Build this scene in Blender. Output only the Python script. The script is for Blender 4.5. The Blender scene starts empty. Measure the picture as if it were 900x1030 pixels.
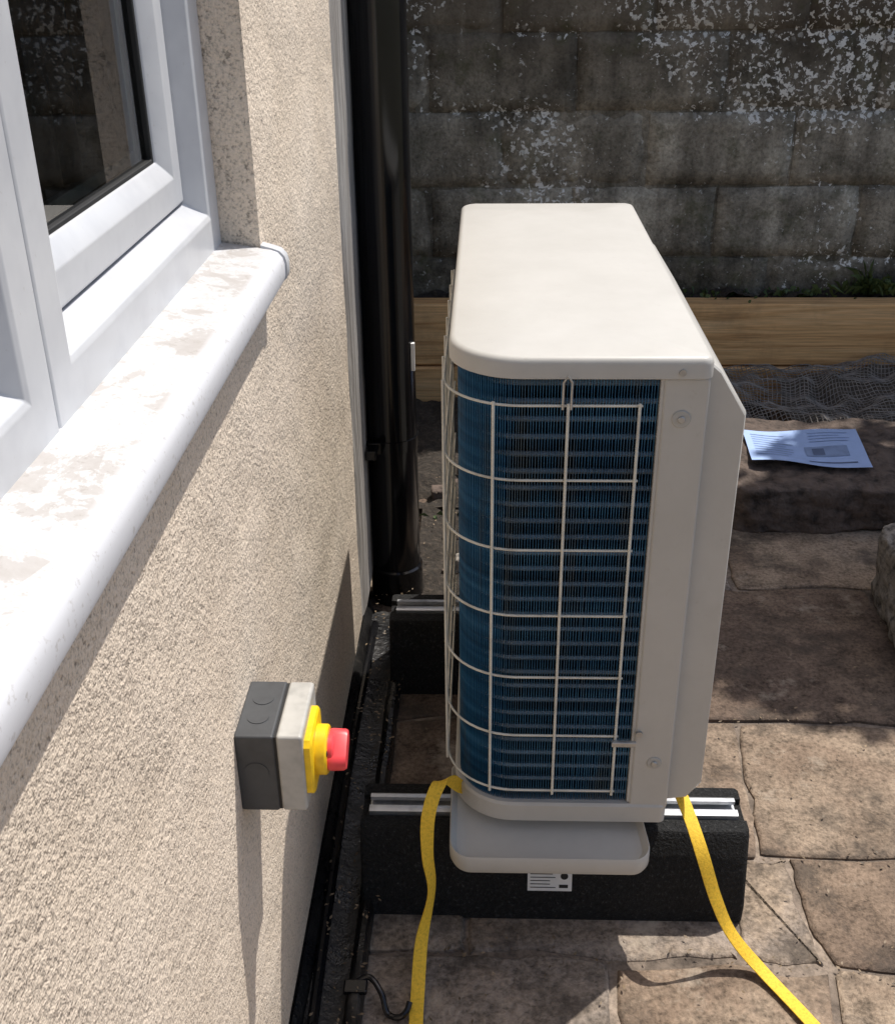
import bpy, bmesh, math, random
from mathutils import Vector, Matrix, noise
random.seed(7)
scene=bpy.context.scene
H=1.39
# ------------------------------------------------------------------ helpers
def link(o,parent=None):
    scene.collection.objects.link(o)
    if parent is not None: o.parent=parent
    return o
def empty(name,loc=(0,0,0)):
    e=bpy.data.objects.new(name,None); e.empty_display_size=.05
    scene.collection.objects.link(e); return e
def mesh(name,verts,faces,mat=None,parent=None,smooth=False):
    m=bpy.data.meshes.new(name); m.from_pydata([tuple(v) for v in verts],[],faces); m.update()
    o=bpy.data.objects.new(name,m)
    if mat: m.materials.append(mat)
    if smooth:
        for p in m.polygons: p.use_smooth=True
    return link(o,parent)
def recalc(o):
    bm=bmesh.new(); bm.from_mesh(o.data); bmesh.ops.recalc_face_normals(bm,faces=bm.faces[:]); bm.to_mesh(o.data); bm.free()
def bevel(o,w,seg=2,ang=30):
    b=o.modifiers.new('bev','BEVEL'); b.width=w; b.segments=seg; b.limit_method='ANGLE'; b.angle_limit=math.radians(ang)
    for p in o.data.polygons: p.use_smooth=True
    b.harden_normals=True
    return o
def box(name,x0,x1,y0,y1,z0,z1,mat,parent=None,bev=0,seg=2):
    v=[(x0,y0,z0),(x1,y0,z0),(x1,y1,z0),(x0,y1,z0),(x0,y0,z1),(x1,y0,z1),(x1,y1,z1),(x0,y1,z1)]
    f=[(0,3,2,1),(4,5,6,7),(0,1,5,4),(1,2,6,5),(2,3,7,6),(3,0,4,7)]
    o=mesh(name,v,f,mat,parent)
    if bev: bevel(o,bev,seg)
    return o
def loft(name,loops,mat,parent=None,cap0=True,cap1=True,smooth=True,closed=True):
    n=len(loops[0]); v=[p for l in loops for p in l]; f=[]
    L=len(loops)
    for i in range(L-1):
        a=i*n; b=(i+1)*n
        for j in range(n if closed else n-1):
            k=(j+1)%n
            f.append((a+j,a+k,b+k,b+j))
    if cap0: f.append(tuple(reversed(range(n))))
    if cap1: f.append(tuple(range((L-1)*n,L*n)))
    o=mesh(name,v,f,mat,parent,smooth); recalc(o)
    if smooth:
        es=o.modifiers.new('es','EDGE_SPLIT'); es.split_angle=math.radians(35)
    return o
def tube(name,pts,r,mat,parent=None,seg=10,radii=None):
    pts=[Vector(p) for p in pts]; loops=[]
    up=None
    for i,p in enumerate(pts):
        if i==0: t=pts[1]-p
        elif i==len(pts)-1: t=p-pts[i-1]
        else: t=pts[i+1]-pts[i-1]
        t.normalize()
        if up is None:
            up=Vector((0,0,1)) if abs(t.z)<.9 else Vector((1,0,0))
        s=t.cross(up).normalized(); up=s.cross(t).normalized()
        rr=radii[i] if radii else r
        loops.append([p+s*math.cos(a)*rr+up*math.sin(a)*rr for a in [2*math.pi*k/seg for k in range(seg)]])
    return loft(name,loops,mat,parent)
def disc_cyl(name,c,axis,r,h,mat,parent=None,seg=24,bev=.0):
    c=Vector(c); a=Vector(axis).normalized()
    u=a.orthogonal().normalized(); w=a.cross(u)
    prof=[(0,r),(h-bev,r),(h,r-bev)] if bev else [(0,r),(h,r)]
    loops=[[c+a*hh+u*math.cos(t)*rr+w*math.sin(t)*rr for t in [2*math.pi*k/seg for k in range(seg)]] for hh,rr in prof]
    return loft(name,loops,mat,parent)
def rrect(x0,y0,x1,y1,rad,n=8):
    out=[]
    cs=[((x0+rad[0],y0+rad[0]),rad[0],180),((x1-rad[1],y0+rad[1]),rad[1],270),((x1-rad[2],y1-rad[2]),rad[2],0),((x0+rad[3],y1-rad[3]),rad[3],90)]
    for c,r,a0 in cs:
        for k in range(n+1):
            a=math.radians(a0+90*k/n)
            out.append((c[0]+r*math.cos(a),c[1]+r*math.sin(a)))
    return out
# ------------------------------------------------------------------ materials
class NT:
    def __init__(s,name):
        s.m=bpy.data.materials.new(name); s.m.use_nodes=True; s.t=s.m.node_tree; s.n=s.t.nodes; s.l=s.t.links
        s.b=s.n['Principled BSDF']; s.co=s.n.new('ShaderNodeTexCoord').outputs['Object']
    def noise(s,scale,detail=3,rough=.6,vec=None,dist=0):
        x=s.n.new('ShaderNodeTexNoise'); x.inputs['Scale'].default_value=scale; x.inputs['Detail'].default_value=detail
        x.inputs['Roughness'].default_value=rough; x.inputs['Distortion'].default_value=dist
        s.l.new(vec or s.co,x.inputs['Vector']); return x.outputs['Fac']
    def vor(s,scale,feature='F1',vec=None,out='Distance',rnd=1):
        x=s.n.new('ShaderNodeTexVoronoi'); x.feature=feature; x.inputs['Scale'].default_value=scale; x.inputs['Randomness'].default_value=rnd
        s.l.new(vec or s.co,x.inputs['Vector']); return x.outputs[out]
    def ramp(s,fac,stops,interp='LINEAR'):
        x=s.n.new('ShaderNodeValToRGB'); x.color_ramp.interpolation=interp
        e=x.color_ramp.elements
        while len(e)<len(stops): e.new(.5)
        for i,(p,c) in enumerate(stops):
            e[i].position=p; e[i].color=(c,c,c,1) if isinstance(c,(int,float)) else (*c,1)
        s.l.new(fac,x.inputs['Fac']); return x.outputs['Color']
    def mix(s,fac,a,b,mode='MIX'):
        x=s.n.new('ShaderNodeMix'); x.data_type='RGBA'; x.blend_type=mode
        for val,i in ((fac,0),(a,6),(b,7)):
            if isinstance(val,(int,float)):
                x.inputs[i].default_value=val if i==0 else (val,val,val,1)
            elif isinstance(val,tuple): x.inputs[i].default_value=(*val,1)
            else: s.l.new(val,x.inputs[i])
        return x.outputs[2]
    def math(s,op,a,b=0,clamp=False):
        x=s.n.new('ShaderNodeMath'); x.operation=op; x.use_clamp=clamp
        for i,val in enumerate((a,b)):
            if isinstance(val,(int,float)): x.inputs[i].default_value=val
            else: s.l.new(val,x.inputs[i])
        return x.outputs[0]
    def map(s,scale=(1,1,1),loc=(0,0,0),rot=(0,0,0)):
        x=s.n.new('ShaderNodeMapping'); x.inputs['Scale'].default_value=scale; x.inputs['Location'].default_value=loc; x.inputs['Rotation'].default_value=rot
        s.l.new(s.co,x.inputs['Vector']); return x.outputs[0]
    def range(s,v,a,b,c=0,d=1):
        mp=s.n.new('ShaderNodeMapRange')
        for i,q in enumerate((a,b,c,d)): mp.inputs[i+1].default_value=q
        s.l.new(v,mp.inputs[0]); return mp.outputs[0]
    def sep(s):
        x=s.n.new('ShaderNodeSeparateXYZ'); s.l.new(s.co,x.inputs[0]); return x.outputs
    def attr(s,name):
        x=s.n.new('ShaderNodeAttribute'); x.attribute_name=name; return x.outputs['Fac']
    def bump(s,h,strength=.5,dist=.002,prev=None):
        x=s.n.new('ShaderNodeBump'); x.inputs['Strength'].default_value=strength; x.inputs['Distance'].default_value=dist
        s.l.new(h,x.inputs['Height'])
        if prev: s.l.new(prev,x.inputs['Normal'])
        return x.outputs[0]
    def done(s,color=None,rough=.6,normal=None,metal=0,spec=None):
        if color is not None:
            if isinstance(color,tuple): s.b.inputs['Base Color'].default_value=(*color,1)
            else: s.l.new(color,s.b.inputs['Base Color'])
        if isinstance(rough,(int,float)): s.b.inputs['Roughness'].default_value=rough
        else: s.l.new(rough,s.b.inputs['Roughness'])
        s.b.inputs['Metallic'].default_value=metal
        if spec is not None: s.b.inputs['Specular IOR Level'].default_value=spec
        if normal: s.l.new(normal,s.b.inputs['Normal'])
        return s.m
def simple(name,col,rough=.5,metal=0,var=.12,scale=30,bs=.15,bd=.0008,spec=None):
    t=NT(name); n=t.noise(scale,3,.65)
    dark=tuple(c*(1-var*2) for c in col); lite=tuple(min(1,c*(1+var)) for c in col)
    c=t.ramp(n,[(.3,dark),(.5,col),(.7,lite)])
    return t.done(c,rough,t.bump(n,bs,bd) if bs else None,metal,spec)

def m_render():
    t=NT('wall_render')
    g=t.noise(330,2,.6); big=t.noise(4,3); mid=t.noise(60,3,.65)
    base=t.ramp(big,[(.3,(.72,.605,.48)),(.7,(.81,.695,.57))])
    c=t.mix(1,base,t.ramp(g,[(.32,.62),(.46,.93),(.6,1.0),(.75,1.1)]),'MULTIPLY')
    pn=t.noise(150,2,.7)
    c=t.mix(1,c,t.ramp(pn,[(.30,.50),(.43,1.0)]),'MULTIPLY')
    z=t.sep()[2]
    low_tone=t.ramp(t.math('ADD',z,t.math('MULTIPLY',mid,.12)),[(.12,.75),(.35,1.0)])  # wall colour gets darker towards the bottom
    c=t.mix(1,c,low_tone,'MULTIPLY')
    b=t.bump(big,.5,.03)
    b=t.bump(mid,.5,.004,b)
    b=t.bump(pn,.85,.0034,b)
    b=t.bump(g,.5,.001,b)
    return t.done(c,.92,b,spec=.2)
def m_block():
    t=NT('concrete_block')
    a=t.attr('tone'); n=t.noise(7,5,.7); f=t.noise(90,3,.7); x,y,z=t.sep()[0:3]
    base=t.ramp(t.math('ADD',t.math('MULTIPLY',n,.75),t.math('MULTIPLY',a,.25)),[(.3,(.19,.168,.13)),(.5,(.345,.305,.24)),(.68,(.50,.455,.37))])
    c=t.mix(1,base,t.ramp(f,[(.3,.6),(.5,.97),(.75,1.3)]),'MULTIPLY')
    st=t.noise(1,4,.6,t.map((9,9,1.6)))
    c=t.mix(1,c,t.ramp(st,[(.35,.5),(.6,1.08)]),'MULTIPLY')
    pat=t.noise(3.4,5,.7,t.map((1,1,1),(5,2,7)))
    c=t.mix(1,c,t.ramp(pat,[(.36,.5),(.52,1.0),(.68,1.3)]),'MULTIPLY')
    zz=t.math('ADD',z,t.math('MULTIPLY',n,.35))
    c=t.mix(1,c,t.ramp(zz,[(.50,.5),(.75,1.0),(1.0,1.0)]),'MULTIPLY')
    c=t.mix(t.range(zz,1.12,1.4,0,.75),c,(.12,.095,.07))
    c=t.mix(t.ramp(t.noise(9,4,.75),[(.54,0),(.68,.55)]),c,(.085,.085,.042))
    pp=t.math('PINGPONG',z,.1125)
    joint=t.range(pp,0,.035,.055,0)
    m0=t.math('ADD',t.math('ADD',t.noise(2.6,4,.65),t.range(z,.55,1.25,-.09,.115)),joint)
    m0=t.math('ADD',m0,t.range(x,-.2,1.4,-.03,.045))
    m1=t.ramp(m0,[(.48,0),(.62,1)])
    fl=t.noise(62,4,.62,dist=.5)
    s1=t.ramp(t.math('ADD',fl,t.math('MULTIPLY',m1,.10)),[(.648,0),(.676,1)])
    c=t.mix(t.mix(1,s1,t.ramp(m1,[(.0,.35),(.6,1)]),'MULTIPLY'),c,(.78,.76,.71))
    d=t.vor(26); s2=t.ramp(t.math('ADD',d,t.math('MULTIPLY',f,.55)),[(.44,1),(.51,0)])
    c=t.mix(t.mix(1,s2,t.ramp(m1,[(.3,0),(.9,.9)]),'MULTIPLY'),c,(.72,.71,.66))
    b=t.bump(n,.6,.015); b=t.bump(f,.9,.004,b)
    return t.done(c,.95,b,spec=.15)
def m_paving():
    t=NT('sandstone_paving')
    a=t.attr('tone'); n=t.noise(3.2,5,.68,dist=.8); f=t.noise(120,3,.7); m=t.noise(15,5,.75)
    base=t.ramp(t.math('ADD',t.math('MULTIPLY',n,.6),t.math('MULTIPLY',a,.4)),[(.28,(.13,.093,.07)),(.42,(.21,.153,.11)),(.55,(.31,.24,.175)),(.68,(.24,.20,.168)),(.8,(.33,.285,.24))])
    c=t.mix(1,base,t.ramp(m,[(.3,.42),(.48,.95),(.7,1.28)]),'MULTIPLY')
    c=t.mix(1,c,t.ramp(f,[(.3,.62),(.5,1),(.7,1.22)]),'MULTIPLY')
    d=t.noise(5.2,6,.75)
    c=t.mix(t.ramp(d,[(.50,0),(.62,.72)]),c,(.065,.053,.043))
    c=t.mix(t.ramp(d,[(.30,.75),(.43,0)]),c,(.44,.37,.29))
    b=t.bump(m,.7,.008); b=t.bump(f,.6,.0018,b); b=t.bump(n,.4,.012,b)
    return t.done(c,.88,b,spec=.2)
def m_mortar():
    t=NT('mortar_joint'); f=t.noise(90,4,.7); n=t.noise(5,4)
    c=t.ramp(n,[(.35,(.09,.07,.055)),(.65,(.34,.27,.21))]); c=t.mix(1,c,t.ramp(f,[(.3,.5),(.6,1.1)]),'MULTIPLY')
    return t.done(c,.95,t.bump(f,.8,.004))
def m_ground():
    t=NT('garden_ground'); f=t.noise(60,4,.7); n=t.noise(1.5,4)
    c=t.ramp(n,[(.35,(.06,.075,.03)),(.65,(.13,.10,.07))]); c=t.mix(1,c,t.ramp(f,[(.3,.5),(.6,1.2)]),'MULTIPLY')
    return t.done(c,.95,t.bump(f,.8,.01))
def m_soil():
    t=NT('soil'); f=t.noise(70,5,.75)
    return t.done(t.ramp(f,[(.3,(.015,.012,.009)),(.55,(.045,.035,.026)),(.75,(.13,.10,.075))]),.95,t.bump(f,1,.012))
def m_timber():
    t=NT('timber'); v=t.map((1.3,26,26)); g=t.noise(1,5,.65,v,1.2); g2=t.noise(3,4,.6,t.map((2,60,60)))
    c=t.ramp(g,[(.3,(.42,.215,.085)),(.5,(.70,.42,.19)),(.7,(.82,.54,.28))])
    c=t.mix(1,c,t.ramp(g2,[(.3,.7),(.6,1.08)]),'MULTIPLY')
    kn=t.vor(1.9,'F1',t.map((1,2.5,2.5),(.3,.1,.35)))
    c=t.mix(t.ramp(kn,[(.03,.85),(.075,0)]),c,(.15,.07,.035))
    c=t.mix(t.ramp(t.noise(5,5,.7),[(.52,0),(.78,.55)]),c,(.22,.14,.075))
    return t.done(c,.8,t.bump(g2,.4,.002),spec=.2)
def m_pvc():
    t=NT('white_upvc'); n=t.noise(14,3,.7); s=t.noise(160,3,.7)
    c=t.ramp(n,[(.3,(.52,.53,.555)),(.6,(.585,.595,.615))])
    c=t.mix(t.ramp(s,[(.66,0),(.76,.3)]),c,(.32,.28,.23))
    return t.done(c,.28)
def m_sill():
    t=NT('dirty_sill'); n=t.noise(13,6,.72,dist=.35); p=t.vor(40,'F1',None,'Color',1)
    x=t.n.new('ShaderNodeSeparateColor'); t.l.new(p,x.inputs[0])
    fl=t.math('ADD',t.math('MULTIPLY',n,.9),t.math('MULTIPLY',x.outputs[0],.10))
    film=t.ramp(fl,[(.36,(.40,.375,.355)),(.455,(.44,.42,.405)),(.47,(.54,.535,.53)),(.52,(.49,.475,.465)),(.535,(.55,.55,.56)),(.7,(.58,.585,.60))])
    col=t.mix(t.range(t.sep()[0],-.251,-.242,1,0),(.62,.625,.65),film)
    col=t.mix(t.ramp(t.noise(120,3,.7),[(.58,0),(.68,.4)]),col,(.28,.245,.21))
    return t.done(col,.5,t.bump(n,.15,.001))
def m_case():
    t=NT('beige_casing'); n=t.noise(9,4,.7); s=t.noise(70,4,.75)
    c=t.ramp(n,[(.3,(.465,.45,.415)),(.65,(.51,.495,.46))])
    c=t.mix(t.ramp(s,[(.62,0),(.78,.3)]),c,(.34,.30,.25))
    return t.done(c,.42,t.bump(n,.06,.002))
def m_fin():
    t=NT('coil_fins')
    n=t.noise(1,3,.6,t.map((3,3,55)))
    c=t.ramp(n,[(.3,(.014,.07,.15)),(.55,(.035,.165,.33)),(.75,(.09,.29,.50))])
    w=t.noise(1,3,.6,t.map((24,24,2.2)))
    c=t.mix(t.ramp(w,[(.54,0),(.66,.6)]),c,(.15,.165,.15))
    return t.done(c,.36,None,.35)
def m_rubber():
    t=NT('black_rubber'); n=t.noise(180,3,.7)
    c=t.ramp(n,[(.35,(.006,.006,.006)),(.6,(.016,.016,.016)),(.74,(.07,.07,.068))])
    return t.done(c,.75,t.bump(n,1,.006),spec=.3)
def m_bitumen():
    t=NT('bitumen_paint'); n=t.noise(35,4,.7); d=t.noise(9,5,.7)
    c=t.ramp(d,[(.4,(.006,.006,.007)),(.62,(.014,.013,.012)),(.8,(.10,.085,.07))])
    return t.done(c,t.ramp(d,[(.3,.16),(.7,.5)]),t.bump(n,.7,.006))
def m_band():
    t=NT('grey_wall_band'); n=t.noise(1,4,.6,t.map((3,42,3.5))); f=t.noise(200,2)  # grey colour with upright ripples
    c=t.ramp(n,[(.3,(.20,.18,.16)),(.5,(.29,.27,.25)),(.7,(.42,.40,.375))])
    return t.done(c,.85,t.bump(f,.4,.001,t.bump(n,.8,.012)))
def m_glass():
    m=bpy.data.materials.new('window_glass'); m.use_nodes=True; t=m.node_tree; t.nodes.clear()
    o=t.nodes.new('ShaderNodeOutputMaterial'); mx=t.nodes.new('ShaderNodeMixShader'); tr=t.nodes.new('ShaderNodeBsdfTransparent'); gl=t.nodes.new('ShaderNodeBsdfGlossy'); fr=t.nodes.new('ShaderNodeFresnel')
    tr.inputs[0].default_value=(.78,.86,.86,1); gl.inputs['Roughness'].default_value=.01; fr.inputs[0].default_value=2.3
    t.links.new(fr.outputs[0],mx.inputs[0]); t.links.new(tr.outputs[0],mx.inputs[1]); t.links.new(gl.outputs[0],mx.inputs[2]); t.links.new(mx.outputs[0],o.inputs[0]); return m
def m_leaf(name,c0,c1):
    t=NT(name); n=t.noise(8,2); return t.done(t.ramp(n,[(.35,c0),(.65,c1)]),.6)
M=dict(render=m_render(),block=m_block(),pave=m_paving(),mortar=m_mortar(),ground=m_ground(),soil=m_soil(),timber=m_timber(),pvc=m_pvc(),sill=m_sill(),case=m_case(),fin=m_fin(),rubber=m_rubber(),bit=m_bitumen(),glass=m_glass(),band=m_band())
M['pipe']=simple('black_plastic',(.006,.006,.007),.16,var=.2,bs=0)
M['dgrey']=simple('dark_grey_plastic',(.055,.058,.062),.5)
M['lgrey']=simple('light_grey_plastic',(.42,.41,.38),.45)
M['yellow']=simple('yellow_plastic',(.85,.55,.01),.4)
M['red']=simple('red_plastic',(.75,.06,.07),.4)
M['strap']=simple('yellow_webbing',(.80,.50,.035),.75,scale=260,bs=.6,bd=.0015)
M['wire']=simple('coated_wire',(.62,.60,.53),.45,bs=0)
M['alu']=simple('aluminium',(.65,.66,.67),.35,.8)
M['zinc']=simple('zinc_metal',(.45,.45,.44),.4,.7)
M['tube']=simple('coil_tube',(.17,.21,.25),.4,.2,bs=0)
M['dark']=simple('dark_interior',(.008,.009,.011),.8,bs=0)
M['seal']=simple('rubber_seal',(.01,.01,.01),.6,bs=0)
M['stone']=simple('rough_stone',(.10,.073,.058),.9,var=.38,scale=22,bs=1,bd=.016)
M['gstone']=simple('grey_stone',(.24,.215,.185),.9,var=.38,scale=45,bs=1,bd=.012)
M['bmortar']=simple('block_mortar',(.21,.19,.155),.95,var=.3,scale=60,bs=1,bd=.006)
M['paper']=simple('paper',(.36,.49,.78),.7,var=.03,bs=0)
M['ink']=simple('printed_ink',(.10,.14,.24),.7,bs=0)
M['ink2']=simple('ink_light',(.22,.30,.48),.7,bs=0)
M['label']=simple('label_white',(.75,.75,.74),.5,var=.04,bs=0)
M['burlap']=simple('burlap',(.12,.10,.08),.95,var=.35,scale=120,bs=1,bd=.004)
M['net']=simple('net',(.26,.235,.21),.8,var=.25,bs=0)
M['room']=simple('room_wall',(.40,.39,.36),.9,bs=0)
M['wtop']=simple('worktop_grey',(.42,.42,.40),.5,bs=0)
M['tint']=simple('blue_tint',(.16,.34,.62),.9,bs=0)  # colour standing in for the blue reflected in the window glass
M['tile']=simple('roof_tile',(.16,.09,.07),.85,var=.3)
M['bark']=simple('bark',(.11,.085,.06),.9,var=.3,bs=1,bd=.02)
M['leaf']=m_leaf('leaf_green',(.045,.085,.02),(.10,.14,.035))
M['weed']=m_leaf('weed_leaf',(.03,.06,.015),(.08,.11,.03))
M['litter']=m_leaf('dry_litter',(.06,.04,.02),(.28,.20,.12))

# ------------------------------------------------------------------ house
WX=-.26; FX=-.304
house=empty('rendered_house')
wy0,wy1,wz0,wz1=-.6,1.277,1.04,2.12
ZB=.085; ZT=2.75; YA=-5; YB=3.64
ys=[YA,wy0,wy1,YB]; zs=[ZB,wz0,wz1,ZT]
v=[];f=[]
def quad(a,b,c,d):
    i=len(v); v.extend([a,b,c,d]); f.append((i,i+1,i+2,i+3))
for i in range(3):
    for j in range(3):
        if i==1 and j==1: continue
        quad((WX,ys[i],zs[j]),(WX,ys[i+1],zs[j]),(WX,ys[i+1],zs[j+1]),(WX,ys[i],zs[j+1]))
XR=WX-.14
quad((WX,wy1,wz0),(XR,wy1,wz0),(XR,wy1,wz1),(WX,wy1,wz1))
quad((XR,wy0,wz0),(WX,wy0,wz0),(WX,wy0,wz1),(XR,wy0,wz1))
quad((WX,wy0,wz1),(WX,wy1,wz1),(XR,wy1,wz1),(XR,wy0,wz1))
quad((WX,wy0,wz0),(XR,wy0,wz0),(XR,wy1,wz0),(WX,wy1,wz0))
quad((WX,YA,ZB),(WX-.03,YA,ZB-.004),(WX-.03,YB,ZB-.004),(WX,YB,ZB))
quad((-6,YA,0),(WX,YA,0),(WX,YA,ZT),(-6,YA,ZT)); quad((WX,YB,0),(-6,YB,0),(-6,YB,ZT),(WX,YB,ZT)); quad((-6,YA,0),(-6,YB,0),(-6,YB,ZT),(-6,YA,ZT))
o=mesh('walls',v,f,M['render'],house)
bm=bmesh.new(); bm.from_mesh(o.data); bmesh.ops.remove_doubles(bm,verts=bm.verts[:],dist=.0001); bmesh.ops.recalc_face_normals(bm,faces=bm.faces[:]); bm.to_mesh(o.data); bm.free()
box('plinth',WX-.05,WX-.012,YA,YB,-.02,ZB-.002,M['bit'],house)
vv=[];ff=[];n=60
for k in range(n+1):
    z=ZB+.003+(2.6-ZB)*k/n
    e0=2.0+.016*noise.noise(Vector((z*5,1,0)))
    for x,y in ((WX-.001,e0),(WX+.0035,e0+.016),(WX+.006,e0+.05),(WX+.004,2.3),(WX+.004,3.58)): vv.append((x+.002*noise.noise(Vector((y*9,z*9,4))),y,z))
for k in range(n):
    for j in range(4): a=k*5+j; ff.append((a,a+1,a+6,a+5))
mesh('grey_wall_strip',vv,ff,M['band'],house,True)  # thin grey rippled strip, slightly proud of the wall by the drainpipe
e=.22
mesh('roof',[(WX+e,YA-e,ZT-.02),(WX+e,YB,ZT-.02),(-3.1,YB,ZT+1.5),(-3.1,YA-e,ZT+1.5),(-6-e,YA-e,ZT-.02),(-6-e,YB,ZT-.02),
 (WX+e,YA-e,ZT+.06),(WX+e,YB,ZT+.06),(-3.1,YB,ZT+1.6),(-3.1,YA-e,ZT+1.6),(-6-e,YA-e,ZT+.06),(-6-e,YB,ZT+.06)],
 [(0,1,2,3),(3,2,5,4),(6,9,8,7),(9,10,11,8),(0,6,7,1),(4,5,11,10),(1,7,8,2),(2,8,11,5),(0,3,9,6),(3,4,10,9)],M['tile'],house)
RX=-2.6
mesh('room',[(XR,wy0-.8,.6),(XR,wy1+.9,.6),(RX,wy1+.9,.6),(RX,wy0-.8,.6),(XR,wy0-.8,2.4),(XR,wy1+.9,2.4),(RX,wy1+.9,2.4),(RX,wy0-.8,2.4)],
 [(0,1,2,3),(4,7,6,5),(1,5,6,2),(0,3,7,4),(2,6,7,3)],M['room'],house)
mesh('room_side',[(XR-.001,wy1,.6),(XR-.001,wy1+.9,.6),(XR-.001,wy1+.9,2.4),(XR-.001,wy1,2.4)],[(0,1,2,3)],M['room'],house)
pts0=[];pts1=[]
for k in range(44):
    xx=-.95+k*.009; yy=1.60+.016*math.sin(k*.9)
    pts0.append((xx,yy,1.16)); pts1.append((xx,yy,2.2))
loft('blue_tint_sheet',[pts0,pts1],M['tint'],house,False,False,True,False)  # wavy blue sheet added indoors to imitate the bluish reflection in the pane
box('worktop',-1.0,-.405,-.6,2.0,1.09,1.12,M['wtop'],house,.004)
for yy,r,h,mt in ((1.25,.035,.14,'lgrey'),(1.42,.05,.10,'wtop')):
    disc_cyl('jar',(-.52-(yy-1.3)*.3,yy,1.12),(0,0,1),r,h,M[mt],house,24,.008)
def ring(name,y0,y1,z0,z1,prof,mat):
    loops=[[(x,y0+i,z0+i),(x,y1-i,z0+i),(x,y1-i,z1-i),(x,y0+i,z1-i)] for i,x in prof]
    vv=[p for l in loops for p in l]; ff=[]
    for i in range(len(loops)-1):
        for j in range(4):
            ff.append((i*4+j,i*4+(j+1)%4,(i+1)*4+(j+1)%4,(i+1)*4+j))
    o=mesh(name,vv,ff,mat,house); recalc(o); bevel(o,.0015,2,15); return o
zf=1.071
fp=[(0,-.39),(0,FX-.002),(.002,FX),(.040,FX),(.045,FX-.002),(.059,FX-.0215),(.061,FX-.024),(.061,-.39)]
ym=.728
ring('window_frame_bay',ym+.0005,wy1-.001,zf,wz1-.001,fp,M['pvc'])
ring('window_frame_bay',wy0+.001,ym-.0005,zf,wz1-.001,fp,M['pvc'])
sp=[(0,-.352),(0,-.3275),(.002,-.3255),(.030,-.3255),(.034,-.3275),(.048,-.3365),(.0495,-.338),(.0495,-.352)]
def sash(n,y0,y1):
    z0=zf+.064; z1=wz1-.065
    ring(n,y0,y1,z0,z1,sp,M['pvc'])
    ring(n+'_seal',y0-.004,y1+.004,z0-.004,z1+.004,[(0,-.336),(.008,-.336)],M['seal'])
    ring(n+'_gasket',y0,y1,z0,z1,[(.0475,-.3390),(.0535,-.3390),(.0535,-.352)],M['seal'])
    g=.0495
    mesh(n+'_glass',[(-.3445,y0+g,z0+g),(-.3445,y1-g,z0+g),(-.3445,y1-g,z1-g),(-.3445,y0+g,z1-g)],[(0,1,2,3)],M['glass'],house)
    ring(n+'_spacer',y0,y1,z0,z1,[(.0495,-.353),(.064,-.353),(.064,-.360)],M['zinc'])
sash('opening_sash',ym+.064,wy1-.064)
sash('side_sash',wy0+.064,ym-.064)
prof=[(-.33,1.080),(FX+.001,1.076),(-.248,1.0675),(-.240,1.0645),(-.2345,1.0585),(-.2325,1.051),(-.2325,1.038),(-.2340,1.0325),(-.238,1.030),(-.243,1.030),(-.246,1.034),(-.2585,1.036),(-.33,1.040)]
loft('window_sill',[[(p[0],y,p[1]) for p in prof] for y in (wy0+.003,wy1-.003)],M['sill'],house)
prof2=[(WX+.0005,1.0725)]+[(x+.0022,z+.0012) for x,z in prof[2:8]]+[(-.2375,1.0285),(-.2435,1.0285),(WX+.0005,1.0275)]
loft('sill_end_cap',[[(p[0],y,p[1]) for p in prof2] for y in (wy1-.003,wy1+.014)],M['pvc'],house)

# ------------------------------------------------------------------ drainpipe
dp=empty('drainpipe'); px,py=-.203,2.25
disc_cyl('pipe',(px,py,-.02),(0,0,1),.055,2.72,M['pipe'],dp,48)
for z,h in ((.0,.09),(1.85,.06)):
    disc_cyl('collar',(px,py,z),(0,0,1),.060,h,M['pipe'],dp,48,.004)
for z in (.40,1.7):
    disc_cyl('bracket_band',(px,py,z-.012),(0,0,1),.0575,.026,M['pipe'],dp,48)
    box('bracket_arm',WX-.001,px-.02,py-.058,py-.040,z-.012,z+.014,M['pipe'],dp,.002)
    box('bracket_lug',px-.052,px-.028,py-.095,py-.05,z-.010,z+.012,M['pipe'],dp,.003)
box('pipe_label',px+.048,px+.0555,py-.030,py-.020,.57,.63,M['label'],dp)

ch=empty('drain_channel')
cp=[(-.271,-.01),(-.271,.045),(-.262,.048),(-.256,.040),(-.250,.022),(-.215,.012),(-.196,.014),(-.190,.030),(-.184,.034),(-.176,.033),(-.172,.026),(-.170,-.01)]
loops=[]
for k in range(90):
    y=-1.2+k*(3.35/89)
    loops.append([(x+.0035*noise.noise(Vector((y*7,x*30,0))),y,z+(.004*noise.noise(Vector((y*11,x*50,3))) if z>0 else 0)) for x,z in cp])
loft('channel_strip',loops,M['bit'],ch)
tube('cable',[(-.235+.012*math.sin(y*2.3+1),y,.026+.003*math.sin(y*9)) for y in [-.8+.06*k for k in range(49)]],.0085,M['pipe'],ch)

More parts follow.
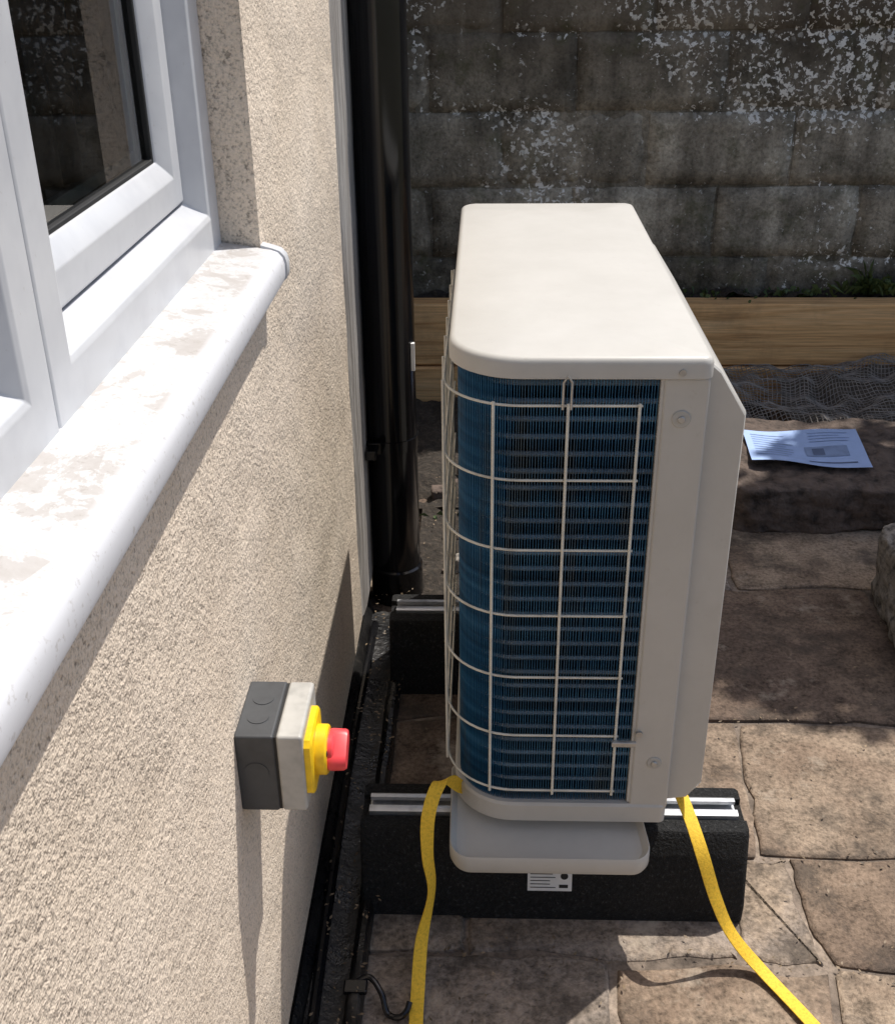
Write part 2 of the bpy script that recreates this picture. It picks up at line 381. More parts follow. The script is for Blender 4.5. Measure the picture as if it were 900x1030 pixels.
# ------------------------------------------------------------------ isolator switch
sw=empty('isolator_switch')
y0,y1,z0,z1=.915,1.014,.547,.648
box('back_box',WX-.001,-.2185,y0,y1,z0,z1,M['dgrey'],sw,.003)
box('seam',-.219,-.216,y0+.002,y1-.002,z0+.002,z1-.002,M['seal'],sw)
box('front_cover',-.2165,-.1885,y0,y1,z0,z1,M['lgrey'],sw,.004,3)
for yy in (y0+.033,y0+.066):
    disc_cyl('knockout',(-.24,yy,z1-.0005),(0,0,1),.0115,.0012,M['dgrey'],sw)
disc_cyl('knockout',(-.24,y0+.0005,.60),(0,-1,0),.0135,.0012,M['dgrey'],sw)
cy,cz=.955,.600
def sq(x,h,c=.006):
    return [(x,cy+a*h,cz+b*h) for a,b in ((-1,-1+c/h),(-1+c/h,-1),(1-c/h,-1),(1,-1+c/h),(1,1-c/h),(1-c/h,1),(-1+c/h,1),(-1,1-c/h))]
loft('yellow_plate',[sq(-.1887,.036),sq(-.182,.036),sq(-.180,.034)],M['yellow'],sw)
disc_cyl('yellow_dial',(-.1805,cy,cz),(1,0,0),.0275,.013,M['yellow'],sw,32,.002)
for k in range(3):
    a=k*2.1+.6
    disc_cyl('padlock_hole',(-.1676,cy+.021*math.cos(a),cz+.021*math.sin(a)),(1,0,0),.003,.0006,M['seal'],sw,12)
# rotary handle: a bar lying across the dial with rounded ends
def bar(x,s):
    out=[];L=.024*s;w=.0115*s;ca,sa=math.cos(.5),math.sin(.5)
    for k in range(11): a=-math.pi/2+math.pi*k/10; out.append((L-w+w*math.cos(a),w*math.sin(a)))
    for k in range(11): a=math.pi/2+math.pi*k/10; out.append((-L+w+w*math.cos(a),w*math.sin(a)))
    return [(x,cy+a*ca-b*sa,cz+a*sa+b*ca) for a,b in out]
loft('red_handle',[bar(-.168,.95),bar(-.164,1),bar(-.150,.97),bar(-.1475,.90)],M['red'],sw)
disc_cyl('red_hub',(-.1678,cy,cz),(1,0,0),.018,.007,M['red'],sw,28,.002)

# ------------------------------------------------------------------ heat pump
hp=empty('heat_pump_unit')
X0,X1,Y0,Y1=-.045,.270,1.243,2.09
def rin(off,z,x0=X0,y0=Y0,x1=X1,y1=Y1,R=(.09,.014,.02,.03)):
    r=[max(q-off,.001) for q in R]
    return [(x,y,z) for x,y in rrect(x0+off,y0+off,x1-off,y1-off,r,10)]
loft('top_cover',[rin(.004,.919),rin(0,.921),rin(0,.938),rin(.0012,.9425),rin(.004,.9455),rin(.008,.947),rin(.10,.9495)],M['case'],hp)
BZ=.245
loft('base_pan',[rin(.012,BZ-.018),rin(.003,BZ-.014),rin(.003,BZ+.014),rin(.006,BZ+.018)],M['case'],hp)
box('corner_post',.2125,.2675,1.2485,1.30,BZ+.01,.920,M['case'],hp,.004,3)
box('post_return',.209,.2133,1.2505,1.275,BZ+.02,.919,M['case'],hp,.001)
box('end_panel',-.038,.2655,2.02,2.083,BZ+.01,.920,M['case'],hp,.006)
box('front_panel',.255,.2672,1.302,2.018,BZ+.01,.920,M['case'],hp,.001)
def bulge(y,i):
    return [(.2678,y,.258+i),(.2678,y,.936-i),(.281,y,.925-i),(.3175-i*.6,y,.870-i),(.3175-i*.6,y,.290+i),(.297,y,.262+i)]
loft('front_bulge',[bulge(1.263,.004),bulge(1.2655,.001),bulge(1.272,0),bulge(1.86,0),bulge(1.868,.002),bulge(1.871,.006)],M['case'],hp)
for r in [.03+.03*k for k in range(8)]:
    tube('fan_guard_ring',[(.325,1.56+r*math.cos(a),.58+r*math.sin(a)) for a in [2*math.pi*k/40 for k in range(41)]],.0018,M['wire'],hp,6)
disc_cyl('fan_opening',(.3172,1.56,.58),(1,0,0),.25,.0015,M['dark'],hp,48)
for k in range(8):
    a=k*math.pi/8; tube('fan_guard_spoke',[(.326,1.56-.25*math.cos(a),.58-.25*math.sin(a)),(.326,1.56+.25*math.cos(a),.58+.25*math.sin(a))],.002,M['wire'],hp,6)
C=(.045,1.335); R=.085; XS=.209
Larc=R*math.pi/2
def cpath(s,o):
    L1=XS-C[0]
    if s<=L1: p=(XS-s,1.25-o); n=(0,-1)
    elif s<=L1+Larc:
        a=-math.pi/2-(s-L1)/R; n=(math.cos(a),math.sin(a)); p=(C[0]+(R+o)*n[0],C[1]+(R+o)*n[1])
    else:
        p=(-.04-o,C[1]+(s-L1-Larc)); n=(-1,0)
    return p,n
Ltot=XS-C[0]+Larc+(2.015-C[1])
v=[];f=[]
s=.002; zc0=.258; zc1=.9195
while s<Ltot:
    th=.00032
    a,_=cpath(s-th,-.006); b,_=cpath(s+th,-.006); c,_=cpath(s+th,-.020); d,_=cpath(s-th,-.020)
    i=len(v); jt=random.uniform(-.0004,.0004)
    for z in (zc0,zc1):
        v+= [(a[0]+jt,a[1],z),(b[0]+jt,b[1],z),(c[0],c[1],z),(d[0],d[1],z)]
    f+=[(i,i+1,i+5,i+4),(i+1,i+2,i+6,i+5),(i+2,i+3,i+7,i+6),(i+3,i,i+4,i+7)]
    s+=.0036 if s<.42 else .006
mesh('coil_fins',v,f,M['fin'],hp)
z=.275
while z<.915:
    ss=[.0+.01*k for k in range(55)]+[.55+.1*k for k in range(5)]
    pts=[(*cpath(q,-.013)[0],z) for q in ss]
    tube('coil_tube',pts,.0040,M['tube'],hp,6)
    z+=.0235
loft('coil_backing',[[(*cpath(.01*k,-.0215)[0],zz) for k in range(int(Ltot/.01))] for zz in (zc0,zc1)],M['dark'],hp,False,False,True,False)
zw=[.889-.0988*k for k in range(7)]
sv=[XS-.1837+.0845*k for k in range(10)]
for z in zw:
    ss=[sv[0]-.004]
    while ss[-1]<sv[-1]+.004: ss.append(ss[-1]+.012)
    tube('guard_wire_h',[(*cpath(q,.012)[0],z) for q in ss],.0017,M['wire'],hp,8)
for q in sv:
    p,n=cpath(q,.0153)
    tube('guard_wire_v',[(p[0],p[1],zw[0]+.004),(p[0],p[1],zw[-1]-.004)],.0019,M['wire'],hp,8)
def clip(s,z0,z1):
    p,n=cpath(s,.014); w=.005
    tube('guard_clip',[(p[0]-w,p[1],z0),(p[0]-w,p[1]-.002,z1),(p[0],p[1]-.003,z1+.008),(p[0]+w,p[1]-.002,z1),(p[0]+w,p[1],z0)],.0016,M['zinc'],hp,8)
clip(XS-.0976,.885,.920)
box('guard_bracket',.178,.212,1.226,1.232,.385,.393,M['zinc'],hp,.001)
disc_cyl('bracket_screw',(.218,1.2485,.392),(0,-1,0),.005,.004,M['zinc'],hp,14)
for sx,sz,sr in ((.236,.868,.0115),(.243,.340,.0105)):
    disc_cyl('screw_cup',(sx,1.2487,sz),(0,-1,0),sr,.002,M['lgrey'],hp,28,.001)
    disc_cyl('screw_head',(sx,1.2467,sz),(0,-1,0),.0045,.003,M['zinc'],hp,16,.001)
disc_cyl('screw_head',(.232,1.2431,.929),(0,-1,0),.0042,.002,M['zinc'],hp,16)
for fy in (1.345,1.93):
    for fx0,fx1 in ((-.035,.02),(.222,.268)):
        box('mount_bracket',fx0,fx1,fy-.018,fy+.03,.192,BZ-.016,M['case'],hp,.003)
        box('mount_flange',fx0-.01,fx1+.012,fy-.022,fy+.034,.1865,.1925,M['case'],hp,.002)
        disc_cyl('bolt',((fx0+fx1)/2+.03,fy-.012,.19),(0,0,1),.006,.012,M['zinc'],hp,6)
def tr(off,z,back=0):
    out=[]
    for x,y in rrect(-.048+off,1.192+off,.247-off,1.352-off,[max(.032-off,.002),max(.032-off,.002),.01,.01],8):
        t=(y-1.192)/.16; xx=x-(.022*t if x>.1 else 0)
        out.append((xx,y,z+.008+.040*t*t**.2))
    return out
loft('drip_tray',[tr(.010,.166),tr(.003,.169),tr(0,.176),tr(0,.197),tr(.0015,.2),tr(.004,.1975),tr(.010,.189),tr(.02,.187)],M['case'],hp)

# ------------------------------------------------------------------ feet
def foot(name,yc):
    e=empty(name)
    x0,x1=-.19,.41
    def lp(x,i): return [(x,yc-.078+i,-.002),(x,yc-.078+i*.5,.03),(x,yc-.056+i,.152),(x,yc-.050+i,.160),(x,yc-.024,.160),(x,yc-.0235,.150),(x,yc+.0235,.150),(x,yc+.024,.160),(x,yc+.050-i,.160),(x,yc+.056-i,.152),(x,yc+.078-i*.5,.03),(x,yc+.078-i,-.002)]
    loft('rubber_block',[lp(x0,.006),lp(x0+.004,.001),lp(x0+.008,0)]+[lp(x0+.02+k*.04,0) for k in range(14)]+[lp(x1-.008,0),lp(x1-.004,.001),lp(x1,.006)],M['rubber'],e)
    r=[(-.021,.1515),(-.021,.166),(-.017,.168),(-.009,.168),(-.009,.162),(-.0105,.162),(-.0105,.1655),(-.018,.1655),(-.018,.155),(.018,.155),(.018,.1655),(.0105,.1655),(.0105,.162),(.009,.162),(.009,.168),(.017,.168),(.021,.166),(.021,.1515)]
    loft('mounting_rail',[[(x,yc+a,b) for a,b in r] for x in (x0+.012,x1-.012)],M['alu'],e,smooth=False)
    return e
f1=foot('rubber_foot',1.353)
f2=foot('rubber_foot',1.938)
def onslope(x,z,d=.0012): return (x,1.353-.078+max(0,(z-.03))*.18-d,z)
LZ=.008
mesh('label',[onslope(.071,.048+LZ),onslope(.140,.048+LZ),onslope(.140,.088+LZ),onslope(.071,.088+LZ)],[(0,1,2,3)],M['label'],f1)
def lab(xa,xb,za,zb):
    mesh('label_print',[onslope(p[0]+.002,p[1]+LZ,.0018) for p in ((xa,za),(xb,za),(xb,zb),(xa,zb))],[(0,1,2,3)],M['seal'],f1)
for k in range(4): lab(.073,.073+random.uniform(.025,.04),.054+k*.006,.0554+k*.006)
lab(.073,.108,.078,.081); lab(.118,.132,.054,.060)
mesh('label_print',[onslope(.128+.006*math.cos(t),.075+LZ+.006*math.sin(t),.0018) for t in [2*math.pi*k/18 for k in range(18)]],[tuple(range(18))],M['seal'],f1)

# ------------------------------------------------------------------ straps
def catmull(P,n=8):
    out=[]; P=[Vector(p) for p in P]
    for i in range(len(P)-1):
        a=P[max(i-1,0)];b=P[i];c=P[i+1];d=P[min(i+2,len(P)-1)]
        for k in range(n):
            t=k/n; out.append(.5*((2*b)+(c-a)*t+(2*a-5*b+4*c-d)*t*t+(3*b-a-3*c+d)*t**3))
    out.append(P[-1]); return out
def strap(P,W,w=.010):
    pts=catmull(P); ws=catmull(W); loops=[]
    for i,p in enumerate(pts):
        t=(pts[min(i+1,len(pts)-1)]-pts[max(i-1,0)]).normalized()
        d=ws[i]; d=(d-t*d.dot(t)).normalized(); n=t.cross(d)*.0009
        loops.append([p-d*w+n,p-d*w*.9+n*1.2,p+d*w*.9+n*1.2,p+d*w+n,p+d*w-n,p-d*w-n])
    return loft('yellow_strap',loops,M['strap'])
strap([(0.0,1.32,.232),(-.03,1.295,.25),(-.050,1.270,.286),(-.066,1.245,.292),(-.078,1.215,.262),(-.079,1.20,.205),(-.074,1.195,.140),(-.089,1.17,.065),(-.093,1.12,.016),(-.092,1.05,.008),(-.080,.90,.008),(-.10,.7,.008)],
 [(.3,1,0),(.5,.7,.3),(.9,.4,.3),(.9,.35,0),(1,.2,0),(.8,.7,0),(.5,.9,0),(.9,.5,0),(1,.1,0),(1,0,0),(1,.1,0),(1,0,0)])
strap([(.27,1.33,.232),(.291,1.31,.243),(.304,1.262,.232),(.320,1.222,.195),(.345,1.205,.120),(.375,1.197,.055),(.420,1.170,.010),(.470,1.087,.006),(.54,.95,.006),(.62,.7,.006)],
 [(1,.3,0),(1,.3,0),(1,.4,0),(1,.3,.1),(1,.6,.2),(.8,.8,.1),(.9,.5,0),(.8,.45,0),(.8,.4,0),(.9,.3,0)])

# ------------------------------------------------------------------ ground + paving
g=120
mesh('ground',[(-g,-g,-.03),(g,-g,-.03),(g,g,-.03),(-g,g,-.03)],[(0,1,2,3)],M['ground'])
pv=empty('patio_paving')
mesh('mortar_bed',[(-.30,-3,-.007),(3.6,-3,-.007),(3.6,3.42,-.007),(-.30,3.42,-.007)],[(0,1,2,3)],M['mortar'],pv)
rows=[-3,-2.3,-1.7,-1.2,-.7,-.2,.30,.78,1.20,1.41,1.775,2.28,2.62,3.05,3.42]
spl={7:[-.28,.197,.52,.99],8:[-.28,-.02,.40,.525,1.15],9:[-.28,.14,.47,1.3],10:[-.28,.30,.90,1.4],11:[-.28,.1,.60,1.2],6:[-.28,.0,.46,.99]}
v=[];f=[];tone=[]
def jy(y,x): return y+.032*noise.noise(Vector((x*1.9,y*3.1,7)))+.014*noise.noise(Vector((x*7,y*5,2)))
def jx(x,y,r): return x+(.07*noise.noise(Vector((x*5,r*3.7,1)))*(y-rows[r])/.4 if r in spl else 0)+.016*noise.noise(Vector((x*9,y*6,3)))
def stone(x0,x1,r):
    y0,y1=rows[r],rows[r+1]
    gp=random.uniform(.003,.009); n=13; pts=[]
    sd=random.random()*50
    c=[(x0,y0),(x1,y0),(x1,y1),(x0,y1)]
    for i in range(4):
        a=c[i];b=c[(i+1)%4]
        for k in range(n):
            t=(k+.5)/n if 0<k<n-1 else (.02 if k==0 else .98)
            x=a[0]+(b[0]-a[0])*t; y=a[1]+(b[1]-a[1])*t
            X=jx(x,y,r); Y=jy(y,x)
            ix={0:0,1:-1,2:0,3:1}[i]*gp; iy={0:1,1:0,2:-1,3:0}[i]*gp
            w=.009
            pts.append((X+ix+w*noise.noise(Vector((x*17,y*17,sd)))+.004*noise.noise(Vector((x*60,y*60,sd))),Y+iy+w*noise.noise(Vector((x*17,y*17,sd+9)))+.004*noise.noise(Vector((x*60,y*60,sd+3)))))
    cx=sum(p[0] for p in pts)/len(pts); cyy=sum(p[1] for p in pts)/len(pts)
    zt=random.uniform(-.002,.003); i0=len(v); N=len(pts)
    tx=random.uniform(-.004,.004); ty=random.uniform(-.006,.006)
    for d,z in ((0,-.012),(0,-.004),(.003,-.001),(.007,0)):
        for x,y in pts:
            X=cx+(x-cx)*(1-d/((x1-x0)/2)); Y=cyy+(y-cyy)*(1-d/((y1-y0)/2))
            v.append((X,Y,zt+z+tx*(X-cx)+ty*(Y-cyy)))
    T=random.random()
    for L in range(3):
        for j in range(N):
            k=(j+1)%N; f.append((i0+L*N+j,i0+L*N+k,i0+(L+1)*N+k,i0+(L+1)*N+j)); tone.append(T)
    f.append(tuple(range(i0+3*N,i0+4*N))); tone.append(T)
for r in range(len(rows)-1):
    xs=spl.get(r)
    if not xs:
        xs=[-.28]
        while xs[-1]<1.0: xs.append(xs[-1]+random.uniform(.3,.6))
    xs=list(xs)
    while xs[-1]<3.3: xs.append(xs[-1]+random.uniform(.35,.65))
    for a,b in zip(xs,xs[1:]): stone(a,b,r)
o=mesh('slabs',v,f,M['pave'],pv)
at=o.data.attributes.new('tone','FLOAT','FACE')
for i,t in enumerate(tone): at.data[i].value=t
for p in o.data.polygons: p.use_smooth=True
es=o.modifiers.new('es','EDGE_SPLIT'); es.split_angle=math.radians(40)

# ------------------------------------------------------------------ block wall
bw=empty('block_wall'); BY=3.6
v=[];f=[];tone=[]
def blk(x0,x1,z0,z1):
    gp=random.uniform(.002,.006); T=random.random(); dy=random.uniform(-.003,.003); nx=9; nz=5
    x0+=gp;x1-=gp;z0+=gp;z1-=gp; sd=random.random()*99
    i0=len(v)
    for j in range(nz+1):
        for i in range(nx+1):
            u=i/nx;w=j/nz; x=x0+(x1-x0)*u; z=z0+(z1-z0)*w
            edge=(i in(0,nx)) or (j in (0,nz))
            jx_=.006*noise.noise(Vector((x*20,z*20,sd)))
            v.append((x+jx_,BY+dy+(.006 if edge else 0)+.005*noise.noise(Vector((x*9,z*9,sd)))+.003*noise.noise(Vector((x*30,z*30,sd))),z+.006*noise.noise(Vector((x*20,z*20,sd+5)))))
    for j in range(nz):
        for i in range(nx):
            a=i0+j*(nx+1)+i; f.append((a,a+1,a+nx+2,a+nx+1)); tone.append(T)
    rim=[i0+i for i in range(nx+1)]+[i0+j*(nx+1)+nx for j in range(1,nz+1)]+[i0+nz*(nx+1)+i for i in range(nx-1,-1,-1)]+[i0+j*(nx+1) for j in range(nz-1,0,-1)]
    b0=len(v)
    for r_ in rim: v.append((v[r_][0],BY+.05,v[r_][2]))
    for k in range(len(rim)):
        kk=(k+1)%len(rim); f.append((rim[kk],rim[k],b0+k,b0+kk)); tone.append(T)
offs=[.02,.257]
for r in range(7):
    z=.225*r; x=offs[(r+1)%2]+random.uniform(-.03,.03)-.45*10
    while x<6.5:
        if x+.45>-2: blk(max(x,-6),x+.45,z,z+.225)
        x+=.45
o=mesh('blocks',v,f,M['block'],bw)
at=o.data.attributes.new('tone','FLOAT','FACE')
for i,t in enumerate(tone): at.data[i].value=t
for p in o.data.polygons: p.use_smooth=True
vv=[];ff=[];nx=300;nz=70
for j in range(nz+1):
    for i in range(nx+1):
        x=-.26+7*i/nx; z=-.02+1.59*j/nz
        vv.append((x,BY+.0075+.004*noise.noise(Vector((x*11,z*11,8))),z))
for j in range(nz):
    for i in range(nx):
        a=j*(nx+1)+i; ff.append((a,a+1,a+nx+2,a+nx+1))
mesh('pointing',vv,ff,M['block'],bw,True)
box('mortar_core',-.26,6.9,BY+.013,BY+.2,-.02,1.574,M['bmortar'],bw)
box('coping',-.26,6.9,BY-.02,BY+.23,1.576,1.63,M['bmortar'],bw,.006)

# ------------------------------------------------------------------ timber edging and bed
tb=empty('timber_sleeper')
box('upper_sleeper',-.255,2.6,3.45,3.53,.135,.34,M['timber'],tb,.008,3)
box('lower_sleeper',-.255,2.6,3.44,3.53,-.02,.130,M['timber'],tb,.008,3)
box('side_sleeper',2.61,2.70,2.2,3.53,-.02,.34,M['timber'],tb,.008,3)
def bumpy(name,x0,x1,y0,y1,z,amp,nx,ny,mat,parent=None,fr=12):
    vv=[];ff=[]
    for j in range(ny+1):
        for i in range(nx+1):
            x=x0+(x1-x0)*i/nx;y=y0+(y1-y0)*j/ny
            vv.append((x,y,z+amp*noise.noise(Vector((x*fr,y*fr,1)))+amp*.5*noise.noise(Vector((x*fr*3,y*fr*3,4)))))
    for j in range(ny):
        for i in range(nx):
            a=j*(nx+1)+i; ff.append((a,a+1,a+nx+2,a+nx+1))
    return mesh(name,vv,ff,mat,parent,True)
bumpy('bed_soil',-.255,2.6,3.525,3.609,.335,.035,220,8,M['soil'])
bumpy('soil_patch',-.255,.9,2.66,3.45,.02,.03,90,60,M['soil'],None,9)
bumpy('soil_patch',-.165,.05,2.06,2.66,.016,.014,30,60,M['soil'],None,14)

# ------------------------------------------------------------------ stones
def rock(name,x0,x1,y0,y1,z0,z1,mat,amp=.012,rot=0,sub=14):
    bm=bmesh.new(); bmesh.ops.create_cube(bm,size=1)
    bmesh.ops.subdivide_edges(bm,edges=bm.edges[:],cuts=sub,use_grid_fill=True)
    c=Vector(((x0+x1)/2,(y0+y1)/2,(z0+z1)/2)); s=Vector((x1-x0,y1-y0,z1-z0)); sd=random.random()*40
    R=Matrix.Rotation(rot,3,'Z')
    for w in bm.verts:
        p=w.co.copy()
        q=Vector((abs(p.x)*2,abs(p.y)*2,abs(p.z)*2)); m=sorted(q)[1]
        k=1-.055*max(0,(m-.86)/.14)
        p=p*k
        P=R@Vector((p.x*s.x,p.y*s.y,p.z*s.z))+c
        n=noise.noise_vector(P*9+Vector((sd,0,0)))*amp+noise.noise_vector(P*32+Vector((sd,0,0)))*amp*.5+noise.noise_vector(P*80+Vector((sd,0,0)))*amp*.2
        w.co=P+n
    me=bpy.data.meshes.new(name); bm.to_mesh(me); bm.free(); me.materials.append(mat)
    for p in me.polygons: p.use_smooth=True
    return link(bpy.data.objects.new(name,me))
rock('stone_slab',.63,1.25,2.57,3.02,-.01,.13,M['stone'],.014,.03,34)
rock('stone_block',.895,1.45,1.83,2.28,-.01,.17,M['gstone'],.016,-.06,34)
for i in range(7):
    x=random.uniform(-.13,.02); y=random.uniform(2.32,2.9); s=random.uniform(.010,.026)
    rock('pebble',x-s,x+s,y-s*.8,y+s*.8,.01,.01+s*1.1,M['stone'],s*.25,random.random()*3,4)
rock('pebble',-.085,-.035,2.32,2.36,0.01,.05,M['gstone'],.006,.4,5)

pp=empty('instruction_sheet')
cor=[(.704,2.69),(1.003,2.64),(1.034,2.90),(.722,2.91)]
def pz(u,w): return .142+.005*math.sin(u*7+w*3)+.010*(u**6)*w+.008*((1-w)**5)
def pc(u,w,dz=0):
    x=(cor[0][0]*(1-u)+cor[1][0]*u)*(1-w)+(cor[3][0]*(1-u)+cor[2][0]*u)*w
    y=(cor[0][1]*(1-u)+cor[1][1]*u)*(1-w)+(cor[3][1]*(1-u)+cor[2][1]*u)*w
    return (x,y,pz(u,w)+dz)
def patch(name,u0,u1,w0,w1,dz,mat,n=14):
    vv=[pc(u0+(u1-u0)*i/n,w0+(w1-w0)*j/n,dz) for j in range(n+1) for i in range(n+1)]
    ff=[(j*(n+1)+i,j*(n+1)+i+1,(j+1)*(n+1)+i+1,(j+1)*(n+1)+i) for j in range(n) for i in range(n)]
    return mesh(name,vv,ff,mat,pp,True)
patch('sheet',0,1,0,1,0,M['paper'],20)
for k in range(9):
    patch('print_line',.06,random.uniform(.30,.42),.84-k*.08,.855-k*.08,.0012,M['ink2'],6)
    if k<4: patch('print_line',.56,random.uniform(.8,.94),.88-k*.07,.892-k*.07,.0012,M['ink2'],6)
patch('print_picture',.50,.86,.30,.55,.0012,M['ink2'],8)
patch('print_picture',.56,.66,.34,.50,.002,M['ink'],3)
patch('print_line',.5,.9,.12,.15,.0012,M['ink'],6)

def sheet(name,x0,x1,y0,y1,nx,ny,zf_,mat,wire=0):
    vv=[];ff=[]
    for j in range(ny+1):
        for i in range(nx+1):
            x=x0+(x1-x0)*i/nx;y=y0+(y1-y0)*j/ny
            nn=noise.noise_vector(Vector((x*5,y*5,2)))*.03
            vv.append((x+nn.x,y+nn.y,zf_(x,y)))
    for j in range(ny):
        for i in range(nx):
            a=j*(nx+1)+i; ff.append((a,a+1,a+nx+2,a+nx+1))
    o=mesh(name,vv,ff,mat,None,not wire)
    if wire:
        w=o.modifiers.new('w','WIREFRAME'); w.thickness=wire; w.use_even_offset=False
    return o
def zb(x,y): return .085+.035*noise.noise(Vector((x*6,y*7,0)))+.02*noise.noise(Vector((x*17,y*17,5)))+.10*max(0,(x-1.05))+.05*max(0,min(1,(y-3.05)/.3))
sheet('burlap_sheet',.92,1.75,3.0,3.40,70,30,lambda x,y:zb(x,y)-.012,M['burlap'])
sheet('garden_netting',.60,1.5,2.98,3.42,74,38,lambda x,y:zb(x,y)+.012+.012*noise.noise(Vector((x*22,y*20,8))),M['net'],.0038)

def tuft(name,c,n,h,mat,spread=.05):
    vv=[];ff=[]
    for k in range(n):
        b=Vector((c[0]+random.gauss(0,spread),c[1]+random.gauss(0,spread*.25),c[2]))
        d=Vector((random.gauss(0,.6),random.gauss(0,.5)-.2,1)).normalized(); L=h*random.uniform(.4,1)
        s=d.cross(Vector((random.random()-.5,random.random()-.5,.1))).normalized()*random.uniform(.004,.010)
        i=len(vv); tip=b+d*L+Vector((0,0,-L*.25))
        vv+=[b-s*.3,b+s*.3,b+d*L*.6+s,tip,b+d*L*.6-s]; ff.append((i,i+1,i+2,i+3,i+4))
    return mesh(name,vv,ff,mat)
tuft('weed_plant',(1.25,3.555,.345),170,.08,M['weed'],.05)
tuft('weed_plant',(1.24,3.57,.345),22,.16,M['weed'],.02)
tuft('weed_plant',(.70,3.57,.335),60,.035,M['weed'],.16)
tuft('weed_plant',(1.02,3.57,.335),50,.04,M['weed'],.06)
tuft('weed_plant',(-.02,2.62,.01),60,.05,M['weed'],.05)

vv=[];ff=[]
for k in range(1700):
    if k<700: x=random.uniform(-.16,1.3); y=random.uniform(.7,2.6); z=.0065
    elif k<950: x=random.uniform(-.15,.5); y=random.uniform(2.3,3.4); z=.02+.02*random.random()
    elif k<1350:
        r=random.choice([7,8,9,10,11]); y=rows[r]+random.gauss(0,.010); x=random.uniform(-.1,1.3); y=jy(y,x); z=.003
    else: x=random.uniform(-.25,-.16); y=random.uniform(.6,2.4); z=.042
    s=random.uniform(.0012,.005); a=random.random()*6.3
    i=len(vv)
    for q in range(4):
        aa=a+q*math.pi/2; rr=s*(1 if q%2 else .45); vv.append((x+rr*math.cos(aa),y+rr*math.sin(aa),z+random.uniform(0,.002)))
    ff.append((i,i+1,i+2,i+3))
mesh('leaf_litter',vv,ff,M['litter'])
pcl=empty('pipe_clip')
tube('clip_hook',catmull([(-.19,1.115,.03),(-.165,1.125,.038),(-.145,1.105,.03),(-.135,1.085,.012),(-.118,1.078,.012),(-.107,1.084,.018),(-.103,1.095,.024)]),.0045,M['pipe'],pcl)
box('clip_base',-.20,-.165,1.10,1.122,.028,.038,M['pipe'],pcl,.003)

# ------------------------------------------------------------------ tree (overhangs from behind the boundary wall)
tree=empty('garden_tree')
base=Vector((3.2,4.9,-.03))
tube('trunk',catmull([base,base+Vector((-.05,-.1,1.0)),base+Vector((-.25,-.3,2.0)),base+Vector((-.3,-.5,3.1)),base+Vector((-.2,-.6,4.2))],5),.1,M['bark'],tree,10,radii=[.13-.0048*k for k in range(21)])
clumps=[((1.72,3.22,2.95),.34,4.5),((2.0,3.32,3.05),.36,4.5),((1.78,2.98,2.85),.24,4.5),((2.0,3.02,2.95),.24,4),((2.1,3.65,3.1),.3,3),((1.86,2.26,2.9),.14,1.4),((2.75,3.9,3.3),.5,1),((3.1,4.3,3.9),.6,1),((2.6,4.4,3.4),.45,1),((3.5,4.6,3.4),.55,1),((2.55,3.0,3.1),.33,1),((3.0,3.4,3.5),.4,1),((3.1,4.6,4.6),.5,1)]
for c,r,dn in clumps:
    s=base+Vector((-.28,-.4,2.4)); c=Vector(c); m=(s+c)/2+Vector((0,0,.15))
    tube('limb',catmull([s,m,c],5),.03,M['bark'],tree,6,radii=[.05-.004*k for k in range(11)])
vv=[];ff=[]
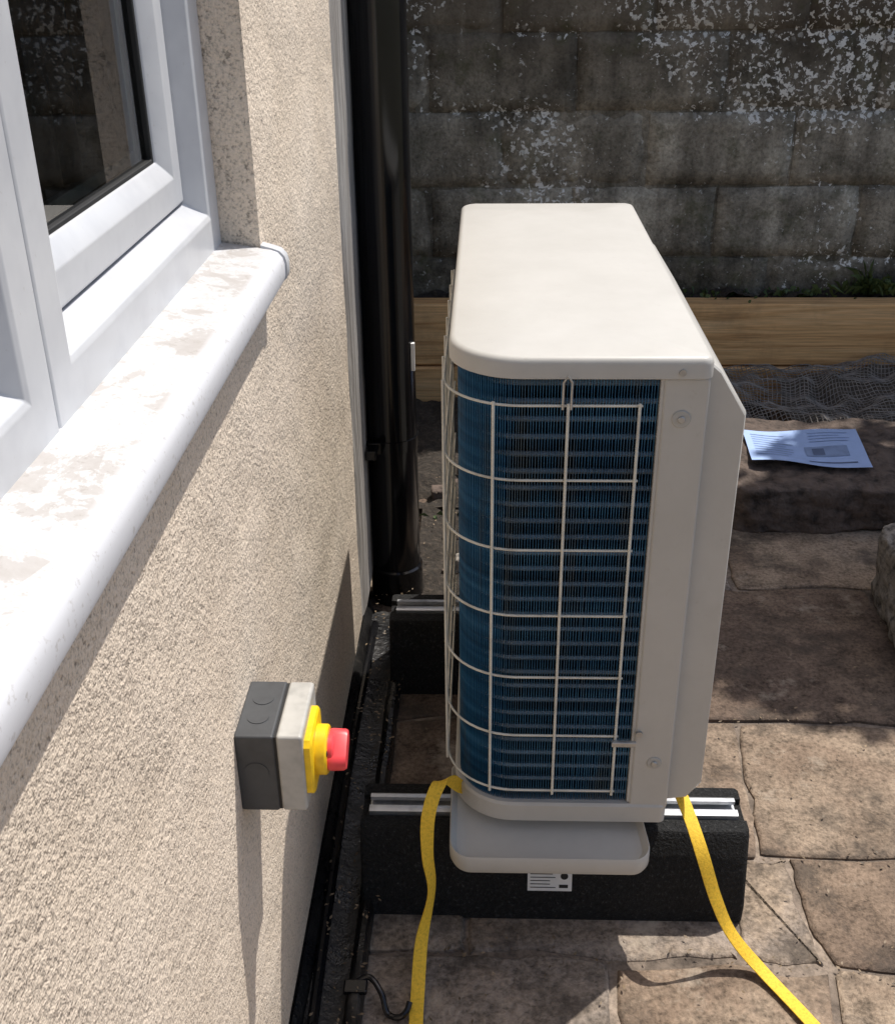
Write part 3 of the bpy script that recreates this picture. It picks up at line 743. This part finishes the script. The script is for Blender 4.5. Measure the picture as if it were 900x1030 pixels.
for c,r,dn in clumps:
    c=Vector(c)
    for k in range(int(5200*r*r*dn)):
        d=Vector((random.gauss(0,1),random.gauss(0,1),random.gauss(0,.8))).normalized()*r*random.random()**.45*(1+.35*noise.noise(c+Vector((k*.01,0,0))))
        if noise.noise((c+d)*4.5)<(-.12 if dn<=1.5 else -.45): continue
        p=c+d; n=Vector((random.gauss(0,1),random.gauss(0,1),1.2)).normalized(); a=n.orthogonal().normalized(); a.rotate(Matrix.Rotation(random.random()*6.3,3,n)); b=n.cross(a)
        L=random.uniform(.026,.044); W=L*.58; i=len(vv)
        vv+=[p-a*L,p+b*W,p+a*L,p-b*W]; ff.append((i,i+1,i+2,i+3))
mesh('foliage',vv,ff,M['leaf'],tree)

# ------------------------------------------------------------------ light
D=Vector((-.36,-.34,-1.0)).normalized()
sl=bpy.data.lights.new('sun','SUN'); sl.energy=5.0; sl.angle=math.radians(.5); sl.color=(1,.955,.89)
so=bpy.data.objects.new('sun',sl); so.rotation_euler=D.to_track_quat('-Z','Y').to_euler(); scene.collection.objects.link(so)
w=bpy.data.worlds.new('World'); scene.world=w; w.use_nodes=True
nt=w.node_tree; bg=nt.nodes['Background']; sk=nt.nodes.new('ShaderNodeTexSky'); sk.sky_type='NISHITA'; sk.sun_disc=False
sk.sun_elevation=math.asin(-D.z); sk.sun_rotation=math.atan2(-D.x,-D.y); sk.air_density=1; sk.dust_density=2.5; sk.ozone_density=1
nt.links.new(sk.outputs[0],bg.inputs[0]); bg.inputs[1].default_value=.145
scene.view_settings.view_transform='Standard'; scene.view_settings.look='None'; scene.view_settings.exposure=0

# ------------------------------------------------------------------ camera
cd=bpy.data.cameras.new('camera'); cam=bpy.data.objects.new('camera',cd); scene.collection.objects.link(cam); scene.camera=cam
fpx=1120.; Yc=Vector((40,-583,fpx)).normalized(); a_=25.; b_=(40*a_+fpx*fpx)/583.; Dc=Vector((a_,b_,fpx)).normalized(); Xc=Dc.cross(Yc)
right=Vector((Xc.x,Yc.x,-Dc.x)); down=Vector((Xc.y,Yc.y,-Dc.y)); fwd=Vector((Xc.z,Yc.z,-Dc.z))
R3=Matrix((right,-down,-fwd)).transposed()
cam.matrix_world=Matrix.Translation((0,0,H))@R3.to_4x4()
cd.sensor_width=36; cd.lens=36*fpx/1030; cd.clip_start=.02; cd.clip_end=500
